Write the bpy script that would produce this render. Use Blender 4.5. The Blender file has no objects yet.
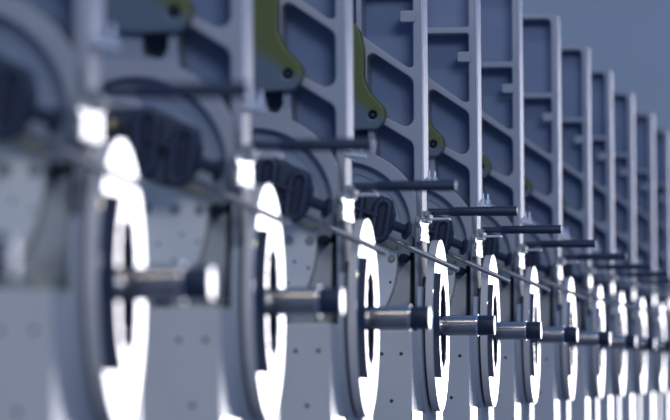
import bpy, bmesh, math, random
from mathutils import Matrix, Vector
random.seed(3)
R = math.radians
scene = bpy.context.scene
COL = scene.collection

# ------------------------------------------------------------------ frame of the place
S = 0.6                 # metres per unit (unit = distance from the camera's track to the machine row)
L = 0.97 * S            # scale of the machine's own drawing
H = 1.20                # camera height above the floor
F = 4800.0              # focal length in pixels of the 670 wide frame

# ------------------------------------------------------------------ camera
cam_d = bpy.data.cameras.new('camera')
cam = bpy.data.objects.new('camera', cam_d)
COL.objects.link(cam)
cam_d.sensor_width = 36.0
cam_d.lens = F / 670 * 36.0
cam_d.clip_start = 0.05
cam_d.clip_end = 200
roll = R(0.6)
yc = Vector((903.5 - 335, 210 - 372, -F)).normalized()        # world +Y seen from the camera
up = Vector((-math.sin(roll), math.cos(roll), 0))
zc = (up - yc * up.dot(yc)).normalized()
xc = yc.cross(zc)
Rm = Matrix((xc, yc, zc))                                    # camera -> world
cam.matrix_world = Matrix.Translation((0, 0, H)) @ Rm.to_4x4()
cam_d.dof.use_dof = True
cam_d.dof.focus_distance = 10.7 * S
cam_d.dof.aperture_fstop = (cam_d.lens / 1000) / (0.042 * S)
scene.camera = cam

# ------------------------------------------------------------------ world, lamps, exposure
w = bpy.data.worlds.new('world'); scene.world = w
w.use_nodes = True
bg = w.node_tree.nodes['Background']
bg.inputs['Color'].default_value = (0.24, 0.41, 0.88, 1)
bg.inputs['Strength'].default_value = 0.55

def area(name, loc, target, sx, sy, power, col):
    d = bpy.data.lights.new(name, 'AREA'); d.shape = 'RECTANGLE'; d.size = sx; d.size_y = sy
    d.energy = power; d.color = col
    o = bpy.data.objects.new(name, d); COL.objects.link(o)
    o.location = loc
    o.rotation_euler = (Vector(target) - Vector(loc)).to_track_quat('-Z', 'Y').to_euler()
    return o
area('aisle_lamp', (4.2, -11.0, H + 4.6), (-0.6, 7.0, H), 4.5, 3.0, 560, (0.92, 0.96, 1.06))
area('overhead_lamp', (-0.3, 1.0, H + 5.4), (-0.3, 6.0, H), 5.0, 0.35, 55, (1.0, 0.86, 0.50))
area('shaft_streak_light', (-2.4, -9.0, H + 3.6), (-1.0, 6.0, H), 4.0, 0.8, 110, (0.95, 0.97, 1.0))  # unseen light added to draw a second streak along the shafts

scene.view_settings.view_transform = 'Standard'
scene.view_settings.look = 'None'
scene.view_settings.exposure = 0.0
scene.view_settings.gamma = 1.0
scene.view_settings.use_curve_mapping = False

# ------------------------------------------------------------------ materials
def mat(name, col, rough=0.5, metal=0.0, noise=0.0, nscale=40, bump=0.0, spec=0.5, col2=None, lo=0.45, hi=0.6):
    m = bpy.data.materials.new(name); m.use_nodes = True
    nt = m.node_tree; b = nt.nodes['Principled BSDF']
    b.inputs['Base Color'].default_value = (*col, 1)
    b.inputs['Roughness'].default_value = rough
    b.inputs['Metallic'].default_value = metal
    b.inputs['Specular IOR Level'].default_value = spec
    if noise or bump or col2:
        tc = nt.nodes.new('ShaderNodeTexCoord')
        n = nt.nodes.new('ShaderNodeTexNoise'); n.inputs['Scale'].default_value = nscale
        n.inputs['Detail'].default_value = 5
        nt.links.new(tc.outputs['Object'], n.inputs['Vector'])
        if noise or col2:
            r = nt.nodes.new('ShaderNodeValToRGB')
            a = col2 if col2 else tuple(c * (1 - noise) for c in col)
            z = col if col2 else tuple(min(1, c * (1 + noise)) for c in col)
            r.color_ramp.elements[0].color = (*a, 1); r.color_ramp.elements[1].color = (*z, 1)
            r.color_ramp.elements[0].position = lo if col2 else 0.3
            r.color_ramp.elements[1].position = hi if col2 else 0.7
            nt.links.new(n.outputs['Fac'], r.inputs['Fac'])
            nt.links.new(r.outputs['Color'], b.inputs['Base Color'])
        if bump:
            bp = nt.nodes.new('ShaderNodeBump'); bp.inputs['Strength'].default_value = bump
            bp.inputs['Distance'].default_value = 0.001
            nt.links.new(n.outputs['Fac'], bp.inputs['Height'])
            nt.links.new(bp.outputs['Normal'], b.inputs['Normal'])
    return m

M = {}
M['paint'] = mat('grey_machine_paint', (0.36, 0.385, 0.43), 0.34, noise=0.06, nscale=18, bump=0.12)
M['web'] = mat('shaded_web_paint', (0.20, 0.28, 0.46), 0.55, noise=0.07, nscale=14, bump=0.25)  # pocket shade put into the colour: darker and bluer than the ribs
M['box'] = mat('housing_paint', (0.60, 0.60, 0.58), 0.16, noise=0.03, nscale=25, bump=0.05)
M['rail'] = mat('machined_edge', (0.66, 0.65, 0.70), 0.38, 0.6)
M['chrome'] = mat('polished_steel', (0.92, 0.92, 0.94), 0.10, 1.0)
M['pad'] = mat('bare_steel_pad', (0.92, 0.92, 0.94), 0.16, 1.0, bump=0.5, nscale=90)
M['shaft'] = mat('ground_steel', (0.50, 0.47, 0.45), 0.21, 1.0, noise=0.05, nscale=50)
M['bar'] = mat('guide_steel', (0.50, 0.49, 0.48), 0.30, 1.0)
M['rim'] = mat('turned_rim', (0.64, 0.62, 0.60), 0.75, 0.0, noise=0.05, nscale=50, spec=0.15)
M['black'] = mat('black_oxide', (0.016, 0.028, 0.060), 0.45, 0.0, noise=0.2, nscale=30)
M['black2'] = mat('black_rubber', (0.008, 0.017, 0.042), 0.6)
M['rod'] = mat('dark_rod', (0.016, 0.029, 0.062), 0.38, noise=0.15, nscale=25)
M['dark'] = mat('dark_steel', (0.045, 0.063, 0.10), 0.75, 0.0, spec=0.05)
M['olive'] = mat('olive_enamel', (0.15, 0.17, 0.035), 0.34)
def slate_olive_split():  # slate towards the lower left, olive towards the upper right, uneven border
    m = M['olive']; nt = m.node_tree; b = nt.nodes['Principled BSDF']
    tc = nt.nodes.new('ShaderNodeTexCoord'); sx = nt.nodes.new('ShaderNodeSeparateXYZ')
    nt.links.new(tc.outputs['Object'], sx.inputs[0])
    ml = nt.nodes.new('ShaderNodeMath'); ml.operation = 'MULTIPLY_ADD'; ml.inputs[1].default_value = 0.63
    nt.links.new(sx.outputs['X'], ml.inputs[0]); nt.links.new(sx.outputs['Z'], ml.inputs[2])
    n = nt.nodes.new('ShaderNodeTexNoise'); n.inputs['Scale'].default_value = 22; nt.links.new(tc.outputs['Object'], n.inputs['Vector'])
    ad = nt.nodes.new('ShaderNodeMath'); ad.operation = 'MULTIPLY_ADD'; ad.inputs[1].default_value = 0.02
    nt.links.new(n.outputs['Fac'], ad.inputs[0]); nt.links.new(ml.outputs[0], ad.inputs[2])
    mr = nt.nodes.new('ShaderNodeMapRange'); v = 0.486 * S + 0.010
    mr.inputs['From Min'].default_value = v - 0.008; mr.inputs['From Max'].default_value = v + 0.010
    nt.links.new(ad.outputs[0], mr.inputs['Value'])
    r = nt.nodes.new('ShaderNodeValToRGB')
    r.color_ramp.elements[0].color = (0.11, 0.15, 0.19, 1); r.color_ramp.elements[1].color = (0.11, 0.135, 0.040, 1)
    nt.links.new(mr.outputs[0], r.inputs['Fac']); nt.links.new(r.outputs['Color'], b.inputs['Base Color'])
slate_olive_split()
M['strip'] = mat('yellow_primer', (0.34, 0.34, 0.26), 0.55, noise=0.12, nscale=30)
M['clamp'] = mat('grey_zinc', (0.34, 0.38, 0.38), 0.38, 0.5, noise=0.1, nscale=60)
M['zinc'] = mat('bright_zinc', (0.80, 0.82, 0.85), 0.35, 0.8)
M['brass'] = mat('brass', (0.85, 0.66, 0.25), 0.3, 1.0)
M['plate'] = mat('cover_plate_paint', (0.52, 0.55, 0.58), 0.42, noise=0.04, nscale=20)
M['bearing'] = mat('bearing_plate_paint', (0.30, 0.36, 0.45), 0.5, noise=0.05, nscale=20)
M['yoke'] = mat('yoke_forging', (0.030, 0.046, 0.075), 0.5, noise=0.2, nscale=30)
M['cover'] = mat('light_cover_paint', (0.80, 0.80, 0.76), 0.45, noise=0.03, nscale=20)
M['boss'] = mat('matte_boss_paint', (0.42, 0.45, 0.47), 0.75, noise=0.04, nscale=20, spec=0.15)
M['floor'] = mat('hall_floor', (0.20, 0.22, 0.26), 0.5, noise=0.1, nscale=3)
M['wall'] = mat('hall_wall', (0.74, 0.73, 0.68), 0.8, noise=0.02, nscale=2)

# ------------------------------------------------------------------ mesh helpers
def new_obj(name, me, m, parent=None):
    o = bpy.data.objects.new(name, me)
    me.materials.clear(); me.materials.append(M[m] if isinstance(m, str) else m)
    COL.objects.link(o)
    if parent: o.parent = parent
    return o

def smooth(me, ang=35, flat=None):
    for p in me.polygons: p.use_smooth = True
    bm = bmesh.new(); bm.from_mesh(me)
    for e in bm.edges:
        if len(e.link_faces) != 2: continue
        if e.calc_face_angle(0) > R(ang): e.smooth = False
        elif flat is not None:
            f0, f1 = [abs(f.normal.dot(flat)) > 0.9998 for f in e.link_faces]
            a0, a1 = [f.calc_area() for f in e.link_faces]
            if f0 != f1 or max(a0, a1) > 5 * min(a0, a1): e.smooth = False
    bm.to_mesh(me); bm.free()

def fillet(pts, r, n=5):
    """round the corners of a polygon; r a number or one radius per corner"""
    out = []; N = len(pts)
    for i in range(N):
        p = Vector(pts[i]); a = Vector(pts[i - 1]); b = Vector(pts[(i + 1) % N])
        ri = r[i] if isinstance(r, (list, tuple)) else r
        u = a - p; v = b - p
        lu, lv = u.length, v.length
        if ri <= 0 or lu < 1e-9 or lv < 1e-9: out.append(tuple(p)); continue
        u /= lu; v /= lv
        ang = math.acos(max(-1, min(1, u.dot(v))))
        if ang > R(172): out.append(tuple(p)); continue
        t = min(ri / math.tan(ang / 2), lu * 0.48, lv * 0.48)
        rr = t * math.tan(ang / 2)
        c = p + (u + v).normalized() * (rr / math.sin(ang / 2))
        s0 = p + u * t - c; s1 = p + v * t - c
        a0 = math.atan2(s0.y, s0.x); a1 = math.atan2(s1.y, s1.x)
        d = (a1 - a0 + math.pi) % (2 * math.pi) - math.pi
        for k in range(n + 1):
            q = a0 + d * k / n
            out.append((c.x + rr * math.cos(q), c.y + rr * math.sin(q)))
    return out

def circ(cx, cz, r, a0=0, a1=360, n=48, end=False):
    k = n + (1 if end else 0)
    return [(cx + r * math.cos(R(a0 + (a1 - a0) * i / n)), cz + r * math.sin(R(a0 + (a1 - a0) * i / n))) for i in range(k)]

def slab(loops, y0, y1, bevel=0.0, axis='Y', k=L, off=(0, 0, 0)):
    """outline with holes, thick from y0 to y1; axis Y: loops are (x,z); axis X: loops are (y,z) and y0..y1 runs along x"""
    cu = bpy.data.curves.new('tmp', 'CURVE'); cu.dimensions = '2D'; cu.fill_mode = 'BOTH'
    for lp in loops:
        sp = cu.splines.new('POLY'); sp.points.add(len(lp) - 1)
        for i, p in enumerate(lp): sp.points[i].co = (p[0] * k, p[1] * k, 0, 1)
        sp.use_cyclic_u = True
    h = abs(y1 - y0) / 2 * k
    b = min(bevel * k, h * 0.9)
    cu.extrude = max(h - b, 1e-6); cu.bevel_depth = b; cu.bevel_resolution = 2
    cu.offset = -b
    o = bpy.data.objects.new('tmp', cu); COL.objects.link(o)
    dg = bpy.context.evaluated_depsgraph_get(); dg.update()
    me = bpy.data.meshes.new_from_object(o.evaluated_get(dg))
    COL.objects.unlink(o); bpy.data.objects.remove(o); bpy.data.curves.remove(cu)
    mid = (y0 + y1) / 2 * k
    if axis == 'Y':
        T = Matrix(((1, 0, 0, 0), (0, 0, -1, mid), (0, 1, 0, 0), (0, 0, 0, 1)))
    else:
        T = Matrix(((0, 0, 1, mid), (1, 0, 0, 0), (0, 1, 0, 0), (0, 0, 0, 1)))
    me.transform(Matrix.Translation(Vector(off)) @ T)
    bm = bmesh.new(); bm.from_mesh(me)
    bmesh.ops.remove_doubles(bm, verts=bm.verts, dist=1e-6)
    bmesh.ops.recalc_face_normals(bm, faces=bm.faces)
    bm.to_mesh(me); bm.free()
    smooth(me, 35, Vector((0, 1, 0)) if axis == 'Y' else Vector((1, 0, 0)))
    return me

def lathe(prof, a, b, k=L, n=40):
    """profile [(t along axis from a, radius)], axis from point a towards b (local units)"""
    a = Vector(a); d = (Vector(b) - a).normalized()
    q = d.to_track_quat('Z', 'Y').to_matrix()
    bm = bmesh.new(); rings = []
    for t, r in prof:
        if r <= 0: rings.append([bm.verts.new((a + d * t) * k)])
        else: rings.append([bm.verts.new((a + d * t + q @ Vector((r * math.cos(2 * math.pi * i / n), r * math.sin(2 * math.pi * i / n), 0))) * k) for i in range(n)])
    for A, B in zip(rings, rings[1:]):
        for i in range(n):
            j = (i + 1) % n
            if len(A) == 1 and len(B) == 1: continue
            if len(A) == 1: bm.faces.new((A[0], B[i], B[j]))
            elif len(B) == 1: bm.faces.new((A[i], A[j], B[0]))
            else: bm.faces.new((A[i], A[j], B[j], B[i]))
    bmesh.ops.recalc_face_normals(bm, faces=bm.faces)
    me = bpy.data.meshes.new('m'); bm.to_mesh(me); bm.free(); smooth(me, 30)
    return me

def rod(a, b, r, c=0.0015, **kw):
    ln = (Vector(b) - Vector(a)).length; c = min(c, r * .5)
    return lathe([(0, 0), (0, r - c), (c, r), (ln - c, r), (ln, r - c), (ln, 0)], a, b, **kw)

def box(x0, x1, y0, y1, z0, z1, bevel=0.003, k=L):
    return slab([fillet([(x0, z0), (x1, z0), (x1, z1), (x0, z1)], bevel, 3)], y0, y1, bevel, k=k)

def tube(path, r, closed=False, k=L, n=12):
    cu = bpy.data.curves.new('tmp', 'CURVE'); cu.dimensions = '3D'
    sp = cu.splines.new('POLY'); sp.points.add(len(path) - 1)
    for i, p in enumerate(path): sp.points[i].co = (p[0] * k, p[1] * k, p[2] * k, 1)
    sp.use_cyclic_u = closed
    cu.bevel_depth = r * k; cu.bevel_resolution = 3; cu.use_fill_caps = True
    o = bpy.data.objects.new('tmp', cu); COL.objects.link(o)
    dg = bpy.context.evaluated_depsgraph_get(); dg.update()
    me = bpy.data.meshes.new_from_object(o.evaluated_get(dg))
    COL.objects.unlink(o); bpy.data.objects.remove(o); bpy.data.curves.remove(cu)
    smooth(me, 50)
    return me

def join(*mes):
    bm = bmesh.new()
    for me in mes: bm.from_mesh(me)
    me = bpy.data.meshes.new('m'); bm.to_mesh(me); bm.free(); smooth(me, 20)
    return me

def root(name, label, cat, group, loc):
    o = bpy.data.objects.new(name, None); COL.objects.link(o)
    o.location = loc; o['label'] = label; o['category'] = cat
    if group: o['group'] = group
    o.empty_display_size = 0.05
    return o

def copy_tree(o, parent=None):
    c = o.copy(); COL.objects.link(c)
    if parent: c.parent = parent
    for ch in list(o.children): copy_tree(ch, c)
    return c

# ------------------------------------------------------------------ the hall
def quadbox(name, x0, x1, y0, y1, z0, z1, m):
    bm = bmesh.new(); bmesh.ops.create_cube(bm, size=1)
    for v in bm.verts:
        v.co = ((x0 + x1) / 2 + v.co.x * (x1 - x0), (y0 + y1) / 2 + v.co.y * (y1 - y0), (z0 + z1) / 2 + v.co.z * (z1 - z0))
    me = bpy.data.meshes.new(name); bm.to_mesh(me); bm.free()
    o = new_obj(name, me, m); o['kind'] = 'structure'; return o

YB = 27.0                                      # end wall of the hall
quadbox('floor', -18, 14, -14, YB, -0.2, 0.0, 'floor')
WX0, WX1, WZ0, WZ1 = -0.75, 3.6, 0.25, 3.0    # the big window in the end wall
def wall_with_opening():
    bm = bmesh.new()
    for (x0, x1, z0, z1) in ((-18, WX0, 0, 7), (WX1, 14, 0, 7), (WX0, WX1, 0, WZ0), (WX0, WX1, WZ1, 7)):
        g = bmesh.ops.create_cube(bm, size=1)
        for v in g['verts']:
            v.co = ((x0 + x1) / 2 + v.co.x * (x1 - x0), YB + 0.15 + v.co.y * 0.3, (z0 + z1) / 2 + v.co.z * (z1 - z0))
    me = bpy.data.meshes.new('wall'); bm.to_mesh(me); bm.free()
    o = new_obj('wall_back', me, 'wall'); o['kind'] = 'structure'
wall_with_opening()
glow = bpy.data.materials.new('daylit_frosted_glass'); glow.use_nodes = True
nt = glow.node_tree; nt.nodes.clear()
em = nt.nodes.new('ShaderNodeEmission'); em.inputs['Color'].default_value = (0.96, 0.94, 1.0, 1); em.inputs['Strength'].default_value = 5.0
out = nt.nodes.new('ShaderNodeOutputMaterial'); nt.links.new(em.outputs[0], out.inputs['Surface'])
quadbox('window_1', WX0, WX1, YB + 0.10, YB + 0.13, WZ0, WZ1, glow)
for i in range(4):
    x = WX0 + (WX1 - WX0) * i / 3
    quadbox('trim_%d' % (i + 1), x - 0.03, x + 0.03, YB - 0.01, YB + 0.11, WZ0, WZ1, 'paint')

# ------------------------------------------------------------------ one station of the machine row (drawn once, in its own units)
# local x: from the frame's outer side face; local y: from its front face, away from the camera; local z: from the camera's height
CX, CZ, RO, RI = -0.172, 0.308 + 0.008, 0.177, 0.147
dz = 0.008
def Z(pts): return [(x, z + dz) for x, z in pts]
ZB = -H / L                                   # floor level in local units

def make_frame():
    t = root('machine_frame', 'x', 'machine frame', 'ribbed frames of the machine row', (0, 0, 0))
    top = 1.088
    outer = fillet([(-0.62, -0.02), (0, -0.02), (0, top), (-0.62, top)], [0.004, 0.004, 0.020, 0.02])
    d1t = lambda x: .718 - .677 * (x + .111)
    d1b = lambda x: .6825 - .677 * (x + .0917)
    d2t = lambda x: .5517 - .607 * (x + .0776)
    d2b = lambda x: .5345 - .62 * (x + .082)
    bx = -0.0175
    A = fillet([(-.129, .843), (bx, .843), (bx, 1.067), (-.129, 1.067)], [.006, .006, .016, .016])
    B = fillet([(-.129, d1t(-.129)), (-.030, d1t(-.030) - .004), (bx, d1t(bx) + .004), (bx, .827), (-.129, .827)], [.01, .012, .012, .006, .012])
    C = fillet([(-.118, d1b(-.118)), (bx, d1b(bx)), (bx, d2t(bx) + .004), (-.0776, d2t(-.0776)), (-.088, .575), (-.118, .61)], [.012, .022, .018, .012, .02, .02])
    arc = [(CX + (RO) * math.cos(R(a)), CZ - dz + RO * math.sin(R(a))) for a in range(27, 69, 3)]
    D = [(bx, .40)] + arc + [(-.1045, d2b(-.1045)), (bx, d2b(bx))]
    D = fillet(D, [.004] + [0] * len(arc) + [.012, .022])
    E = fillet([(-.158, .490), (-.127, .483), (-.118, .50), (-.118, .56), (-.158, .56)], .008)
    left = [fillet([(-.30, .843), (-.142, .843), (-.142, 1.056), (-.30, 1.056)], .014),
            fillet([(-.30, d1t(-.30) - .04), (-.142, d1t(-.142)), (-.142, .827), (-.30, .827)], .014),
            fillet([(-.30, .60), (-.135, .61), (-.135, d1b(-.135)), (-.30, d1b(-.3) - .04)], .014),
            fillet([(-.44, .843), (-.315, .843), (-.315, 1.056), (-.44, 1.056)], .014),
            fillet([(-.44, .60), (-.315, .60), (-.315, .827), (-.44, .827)], .014),
            fillet([(-.60, .60), (-.455, .60), (-.455, .827), (-.60, .827)], .014),
            fillet([(-.60, .843), (-.455, .843), (-.455, 1.056), (-.60, 1.056)], .014)]
    arcF = [(CX + RI * math.cos(R(a)), CZ - dz + RI * math.sin(R(a))) for a in range(180, -1, -6)]
    G = arcF + fillet([(bx, .292), (bx, .10), (-.33, .10), (-.33, .292)], [.006, .01, .01, .006])
    loops = [outer] + [Z(q) for q in [A, B, C, D, E, G] + left]
    loops[0] = Z(outer)
    front = slab(loops, 0, 0.105, 0.0035)
    new_obj('cast_ribs', front, 'paint', t)
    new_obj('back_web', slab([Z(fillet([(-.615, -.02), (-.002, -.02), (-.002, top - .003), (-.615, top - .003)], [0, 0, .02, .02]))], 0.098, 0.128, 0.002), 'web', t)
    # recessed bearing plate seen inside the arched band, with turned grooves
    rings = [slab([circ(CX, CZ, RI + .004, 0, 360, 72)], 0.034, 0.10)]
    for rr in (0.128, 0.108, 0.085):
        rings.append(slab([circ(CX, CZ, rr, 0, 360, 72), circ(CX, CZ, rr - .004, 0, 360, 72)], 0.030, 0.036, .001))
    new_obj('bearing_plate', join(*rings), 'bearing', t)
    new_obj('lower_panel', slab([Z(fillet([(-.34, .09), (-.032, .09), (-.030, .235), (-.040, .285), (-.34, .285)], .004))], .035, .10, .003), 'plate', t)
    # lug that sticks into the upper pocket
    new_obj('lug', slab([Z(fillet([(-.045, .757), (-.012, .757), (-.012, .782), (-.045, .782)], [.004, 0, 0, .004]))], -0.004, 0.05, .002), 'paint', t)
    lug2 = slab([Z(fillet([(-.012, .744), (-.004, .744), (-.004, .795), (-.012, .795)], .002))], 0.0, 0.05, .001)
    # small screw boss in the lower corner of the middle pocket
    o = new_obj('boss', rod((-.030, .06, .530 + dz), (-.030, .10, .530 + dz), .009), 'dark', t)
    # machined rail on the outer side face
    new_obj('edge_rail', box(-.004, .003, .012, .118, .416 + dz, 1.076 + dz, .002), 'rail', t)
    # stop bracket with its screws at the lower end of the rail
    st = new_obj('stop_bracket', join(box(-.002, .016, .004, .110, .402 + dz, .408 + dz, .001), box(-.001, .009, .012, .10, .410 + dz, .414 + dz, .001)), 'zinc', t)
    for (x, y) in ((.013, .03), (.021, .075)):
        new_obj('screw', join(rod((x, y, .400 + dz), (x, y, .436 + dz), .0030, n=16), rod((x, y, .408 + dz), (x, y, .422 + dz), .0068, n=6), rod((x - .008, y, .404 + dz), (x + .010, y, .404 + dz), .0045, n=12)), 'zinc', st)
    # bare steel pad with a ragged edge on the side face
    rag = []
    for i in range(8): rag.append((-.090 + random.uniform(0, .055), .280 + .050 * i / 7))
    rag2 = [(.124 - random.uniform(0, .035), .330 - .050 * i / 7) for i in range(8)]
    new_obj('pad_block', box(-.009, -.001, -.060, .01, .277 + dz, .333 + dz, .002), 'clamp', t)
    new_obj('wear_pad', slab([Z(rag[::-1] + rag2[::-1])], -.002, .004, .001, axis='X'), 'pad', t)
    # round cover plate with a sloping top edge
    rc, ccx, ccz = .203, -.257, .24
    ap = [p for p in circ(ccx, ccz, rc, -60, 6.5, 30, True)]
    top_l = [(-.13, .296), (-.36, .33), (-.42, .10)]
    cov = new_obj('cover_plate', slab([Z(ap + top_l)], -.012, .05, .003), 'cover', t)
    new_obj('top_strip', slab([Z(fillet([(-.056, .260), (-.052, .272), (-.120, .303), (-.30, .335), (-.30, .318), (-.128, .288)], .003))], -.018, .01, .002), 'strip', cov)
    for (x, z) in ((-.066, .2435), (-.105, .245), (-.15, .247)):
        new_obj('hex_bolt', join(rod((x, -.012, z + dz), (x, -.015, z + dz), .0085, n=24), rod((x, -.012, z + dz), (x, -.020, z + dz), .0062, .0008, n=6)), 'clamp', cov)
    for (x, z) in ((-.069, .193), (-.108, .165), (-.095, .205), (-.132, .19)):
        new_obj('bolt_hole', rod((x, -.010, z + dz), (x, -.0128, z + dz), .0035, n=16), 'black2', cov)
    new_obj('rubber_plug', join(rod((-.0415, -.004, .245 + dz), (-.0415, .10, .245 + dz), .0103, .003), rod((-.0415, -.008, .245 + dz), (-.0415, .0, .245 + dz), .005)), 'black2', t)
    # lower housing box
    hb = new_obj('housing', box(-.36, .004, -.286, .40, ZB, .0865 + dz, .003), 'box', t)
    for (x, z) in ((-.059, .037), (-.018, .037), (-.039, -.062), (-.15, .037), (-.19, .037), (-.17, -.062)):
        new_obj('bolt_hole', rod((x, -.280, z + dz), (x, -.2865, z + dz), .0050, n=18), 'black2', hb)
    new_obj('top_block', box(-.30, -.030, -.235, -.02, .084 + dz, .106 + dz, .003), 'clamp', hb)
    new_obj('end_stop', box(-.029, -.010, -.235, -.02, .084 + dz, .105 + dz, .002), 'strip', hb)
    new_obj('stop_knob', rod((-.088, -.255, .085 + dz), (-.088, -.255, .108 + dz), .012), 'black2', hb)
    new_obj('ground_rail', box(-.01, .0058, -.284, -.06, ZB + .2, -.081 + dz, .0005), 'chrome', hb)
    # round boss behind the polished ring
    yc_, zc_ = .065, .104 * S / L
    hole = circ(yc_, zc_, .105, 0, 360, 48)
    bo = new_obj('bearing_boss', slab([[(yc_ - .105, -.9)] + circ(yc_, zc_, .218, 240, 158, 30, True) + circ(yc_, zc_, .218, 22, -60, 30, True) + [(yc_ + .105, -.9)], hole], .002, .0110, .002, axis='X'), 'boss', t)
    new_obj('bearing_seal', rod((.0035, yc_, zc_), (.0060, yc_, zc_), .104, n=48), 'black', bo)
    # olive lifting bracket bolted over the ribs
    br = fillet([(-.26, .80), (-.150, .765), (-.128, .735), (-.1205, .700), (-.1205, .632), (-.105, .600), (-.078, .572), (-.0745, .545), (-.092, .524), (-.15, .522), (-.26, .53)],
                [.02, .03, .03, .03, .03, .03, .02, .02, .016, .01, .02])
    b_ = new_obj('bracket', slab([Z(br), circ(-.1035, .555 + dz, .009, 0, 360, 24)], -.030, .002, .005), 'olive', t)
    new_obj('bracket_bolt', join(rod((-.1035, -.012, .555 + dz), (-.1035, .01, .555 + dz), .0092), rod((-.1035, -.024, .555 + dz), (-.1035, -.010, .555 + dz), .0052, .002, n=16)), 'dark', b_)
    # clamp block that holds the dark rod
    cl = new_obj('clamp_block', join(box(-.004, .016, -.004, .085, .330 + dz, .347 + dz, .002), box(.0, .014, .0, .08, .322 + dz, .332 + dz, .002)), 'clamp', t)
    new_obj('clamp_screw', rod((.011, .0, .340 + dz), (.011, -.012, .340 + dz), .006, n=12), 'clamp', cl)
    new_obj('ledge', box(.012, .056, .02, .07, .3285 + dz, .3325 + dz, .001), 'zinc', cl)
    return t

def make_spindle():
    t = root('spindle', 'x', 'spindle', 'polished spindles of the machine row', (0, 0, 0))
    y0, z0, r = .065, .104 * S / L, .181 * S / L
    e0, e1 = .0165, .034
    hx = [(0, .51), (.33, .37), (.30, .30), (.36, .26), (.36, -.26), (.30, -.30), (.33, -.37), (0, -.51), (-.33, -.37), (-.30, -.30), (-.36, -.26), (-.36, .26), (-.30, .30), (-.33, .37)]
    hole = [(y0 + .25 * r + a * r * 1.0, z0 + b * r * 1.02) for a, b in hx]
    new_obj('ring', slab([circ(y0, z0, r, 0, 360, 96), hole], e1 - .0016, e1, .0004, axis='X'), 'chrome', t)
    new_obj('rim', slab([circ(y0, z0, r * .998, 0, 360, 96), circ(y0, z0, r * .62, 0, 360, 64)], e0, e1 - .0014, .0006, axis='X'), 'rim', t)
    new_obj('bore_shade', slab([circ(y0, z0, r * .64, 0, 360, 64), circ(y0, z0, r * .60, 0, 360, 64)], e0, e1 - .0018, .0004, axis='X'), 'black2', t)  # black ring added to stand for the shade inside the bore
    # dark arc segment over the near half of the ring
    ao = math.degrees(math.asin(.61)); ri = .805; cxs = .525
    seg = circ(y0, z0, r * .985, 180 - ao, 180 + ao, 24, True)
    ai = math.degrees(math.asin(.61 / ri))
    seg += [(y0 + cxs * r + ri * r * math.cos(R(a)), z0 + ri * r * math.sin(R(a))) for a in [180 + ai - 2 * ai * i / 24 for i in range(25)]]
    new_obj('dark_segment', slab([seg], e1 - .001, e1 + .0008, .0003, axis='X'), 'dark', t)
    rs = .0222
    x1, x2 = .112, .150
    new_obj('shaft', rod((.0065, y0, z0), (x1, y0, z0), rs, .001, n=48), 'shaft', t)
    co = new_obj('collar', lathe([(0, 0), (0, rs * .96), (.001, rs * .98), (x2 - x1 - .002, rs * .98), (x2 - x1 - .002, .004), (x2 - x1 - .002, 0)], (x1, y0, z0), (x2, y0, z0), n=48), 'rod', t)
    new_obj('step_ring', lathe([(-.001, rs * .9), (-.001, rs * 1.10), (.0025, rs * 1.10), (.0025, rs * .9)], (x1, y0, z0), (x2, y0, z0), n=48), 'chrome', co)
    new_obj('end_cap', lathe([(0, 0), (0, rs * .97), (.0008, rs * .98), (.0025, rs * .93), (.0025, 0)], (x2 - .002, y0, z0), (x2 + .01, y0, z0), n=48), 'chrome', co)
    return t

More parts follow.
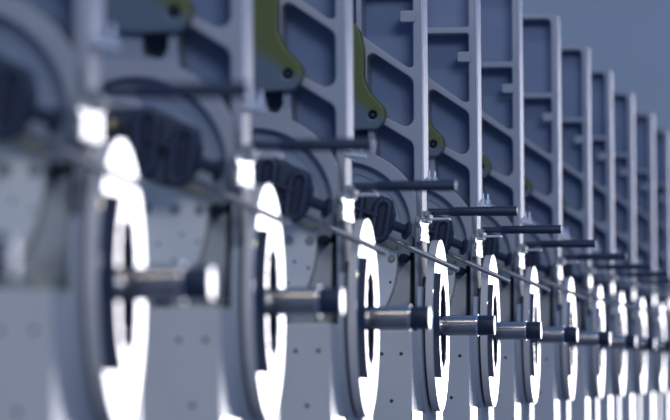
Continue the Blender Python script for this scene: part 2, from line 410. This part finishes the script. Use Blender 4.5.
def make_cardan():
    t = root('cardan_shaft', 'x', 'drive shaft', 'black drive shafts of the machine row', (0, 0, 0))
    y0, y1 = -.155, -.085
    body = fillet([(-.150, .402), (-.110, .392), (-.078, .378), (-.053, .366), (-.047, .338), (-.052, .308), (-.068, .283), (-.104, .276), (-.134, .290), (-.152, .34)], .006)
    b = new_obj('yoke_body', slab([Z(body)], y0 + .012, y1, .004), 'yoke', t)
    def stadium(cx, zb, zt, hw, lean):
        pts = []
        for a in range(0, 181, 20): pts.append((cx + hw * math.cos(R(a)), zt + hw * math.sin(R(a))))
        for a in range(180, 361, 20): pts.append((cx + hw * math.cos(R(a)), zb + hw * math.sin(R(a))))
        return [(x + lean * (z - zb), z) for x, z in pts]
    for (cx, zb, zt, ln) in ((-.078, .296, .350, .16), (-.134, .310, .376, .10)):
        p = stadium(cx, zb + dz, zt + dz, .0145, ln)
        f = new_obj('fork', tube([(x, y0 + .008, z) for x, z in p], .0085, True), 'black', t)
        q = stadium(cx, zb + dz, zt + dz, .010, ln)
        new_obj('slot_plate', slab([q], y0 + .006, y0 + .02, .001), 'black2', f)
    new_obj('cross_pin', join(rod((-.130, y0 + .006, .350 + dz), (-.078, y0 + .006, .330 + dz), .0065), rod((-.130, y0 + .012, .335 + dz), (-.078, y0 + .012, .313 + dz), .004)), 'black2', t)
    # tube with the end flange at the frame, and the tube running back to the hub
    new_obj('tube', lathe([(0, .0), (0, .0125), (.008, .0125), (.010, .0105), (.060, .0105), (.060, 0)], (-.068, -.115, .321 + dz), (-.012, -.085, .297 + dz)), 'black', t)
    new_obj('end_flange', lathe([(0, 0), (0, .017), (.003, .020), (.007, .020), (.009, .018), (.009, .008), (.013, .008), (.013, 0)], (-.0275, -.100, .303 + dz), (.040, -.070, .279 + dz), n=32), 'black', t)
    new_obj('tube', rod((-.135, -.115, .350 + dz), (-.160, -.110, .360 + dz), .0105), 'black', t)
    hub = new_obj('hub', lathe([(0, 0), (0, .036), (.004, .042), (.016, .042), (.020, .036), (.020, .014), (.034, .012), (.034, 0)], (-.190, -.052, .372 + dz), (-.186, -.20, .378 + dz), n=48), 'black', t)
    new_obj('hub_rim', lathe([(0, .0405), (0, .0435), (.006, .0435), (.006, .0405), (0, .0405)], (-.190, -.066, .372 + dz), (-.186, -.20, .378 + dz), n=48), 'dark', hub)
    new_obj('hub_knob', rod((-.189, -.080, .376 + dz), (-.189, -.104, .376 + dz), .0085, .003), 'brass', hub)
    return t

def make_rod():
    t = root('dark_rod', 'x', 'rod', 'dark rods of the machine row', (0, 0, 0))
    z = .336 * S / L + dz; y = .045
    new_obj('neck', rod((.010, y, z), (.060, y, z), .0072), 'rod', t)
    new_obj('rod_body', lathe([(0, 0), (0, .0090), (.002, .0100), (.07, .0100), (.09, .0108), (.147, .0108), (.147, .006), (.147, 0)], (.055, y, z), (.2, y, z)), 'rod', t)
    new_obj('end_disc', lathe([(0, 0), (0, .0095), (.0015, .0095), (.002, .0085), (.002, 0)], (.2015, y, z), (.3, y, z)), 'zinc', t)
    return t

def make_bar():
    t = root('guide_bar', 'x', 'bar', 'slanting steel bars of the machine row', (0, 0, 0))
    a = Vector((-.115, -.072, .309 + dz)); b = Vector((.086, -.098, .217 + dz))
    d = (b - a).normalized()
    new_obj('bar', rod(a, b, .0063, n=24), 'bar', t)
    new_obj('bar_tip', rod(b - d * .001, b + d * .002, .0057, .001, n=24), 'zinc', t)
    new_obj('bar_socket', rod(a - d * .012, a + d * .022, .0085, n=24), 'black', t)
    return t

# ------------------------------------------------------------------ the row
inv = {-1: .00094, 0: .00122, 1: .001512, 2: .001797, 3: .002088, 4: .002360, 5: .002627, 6: .002924, 7: .003209, 8: .003460, 9: .003738, 10: .004045, 11: .004325}
DZ = {-1: .012, 0: .012, 1: .010}
ORD = ['first', 'second', 'third', 'fourth', 'fifth', 'sixth', 'seventh', 'eighth', 'ninth', 'tenth', 'eleventh', 'twelfth']
protos = [make_frame(), make_spindle(), make_cardan(), make_rod(), make_bar()]
LAB = [lambda o: f'grey ribbed machine frame, {o} of the row counted from the blurred near end',
       lambda o: f'polished ring with thick steel shaft, {o} whole one from the blurred near end',
       lambda o: f'black jointed drive shaft in front of the {o} ribbed frame from the near end',
       lambda o: f'dark horizontal rod clamped to the {o} ribbed frame from the near end',
       lambda o: f'thin slanting steel bar beside the {o} ribbed frame from the near end']
CUT = {0: 'grey ribbed machine frame just outside the picture before the blurred near end',
       1: 'polished ring and shaft cut off by the picture edge, only the shaft tip showing'}
for n in sorted(inv, key=lambda q: (q != 0, q)):        # the first station uses the originals, the others are copies
    for k, p in enumerate(protos):
        if n < 0 and k not in CUT: continue              # nothing of these shows in the photograph
        t = p if n == 0 else copy_tree(p)
        t.location = (-S, F * inv[n] * S, H + DZ.get(n, 0) * S)
        t['label'] = LAB[k](ORD[n]) if n >= 0 else CUT[k]
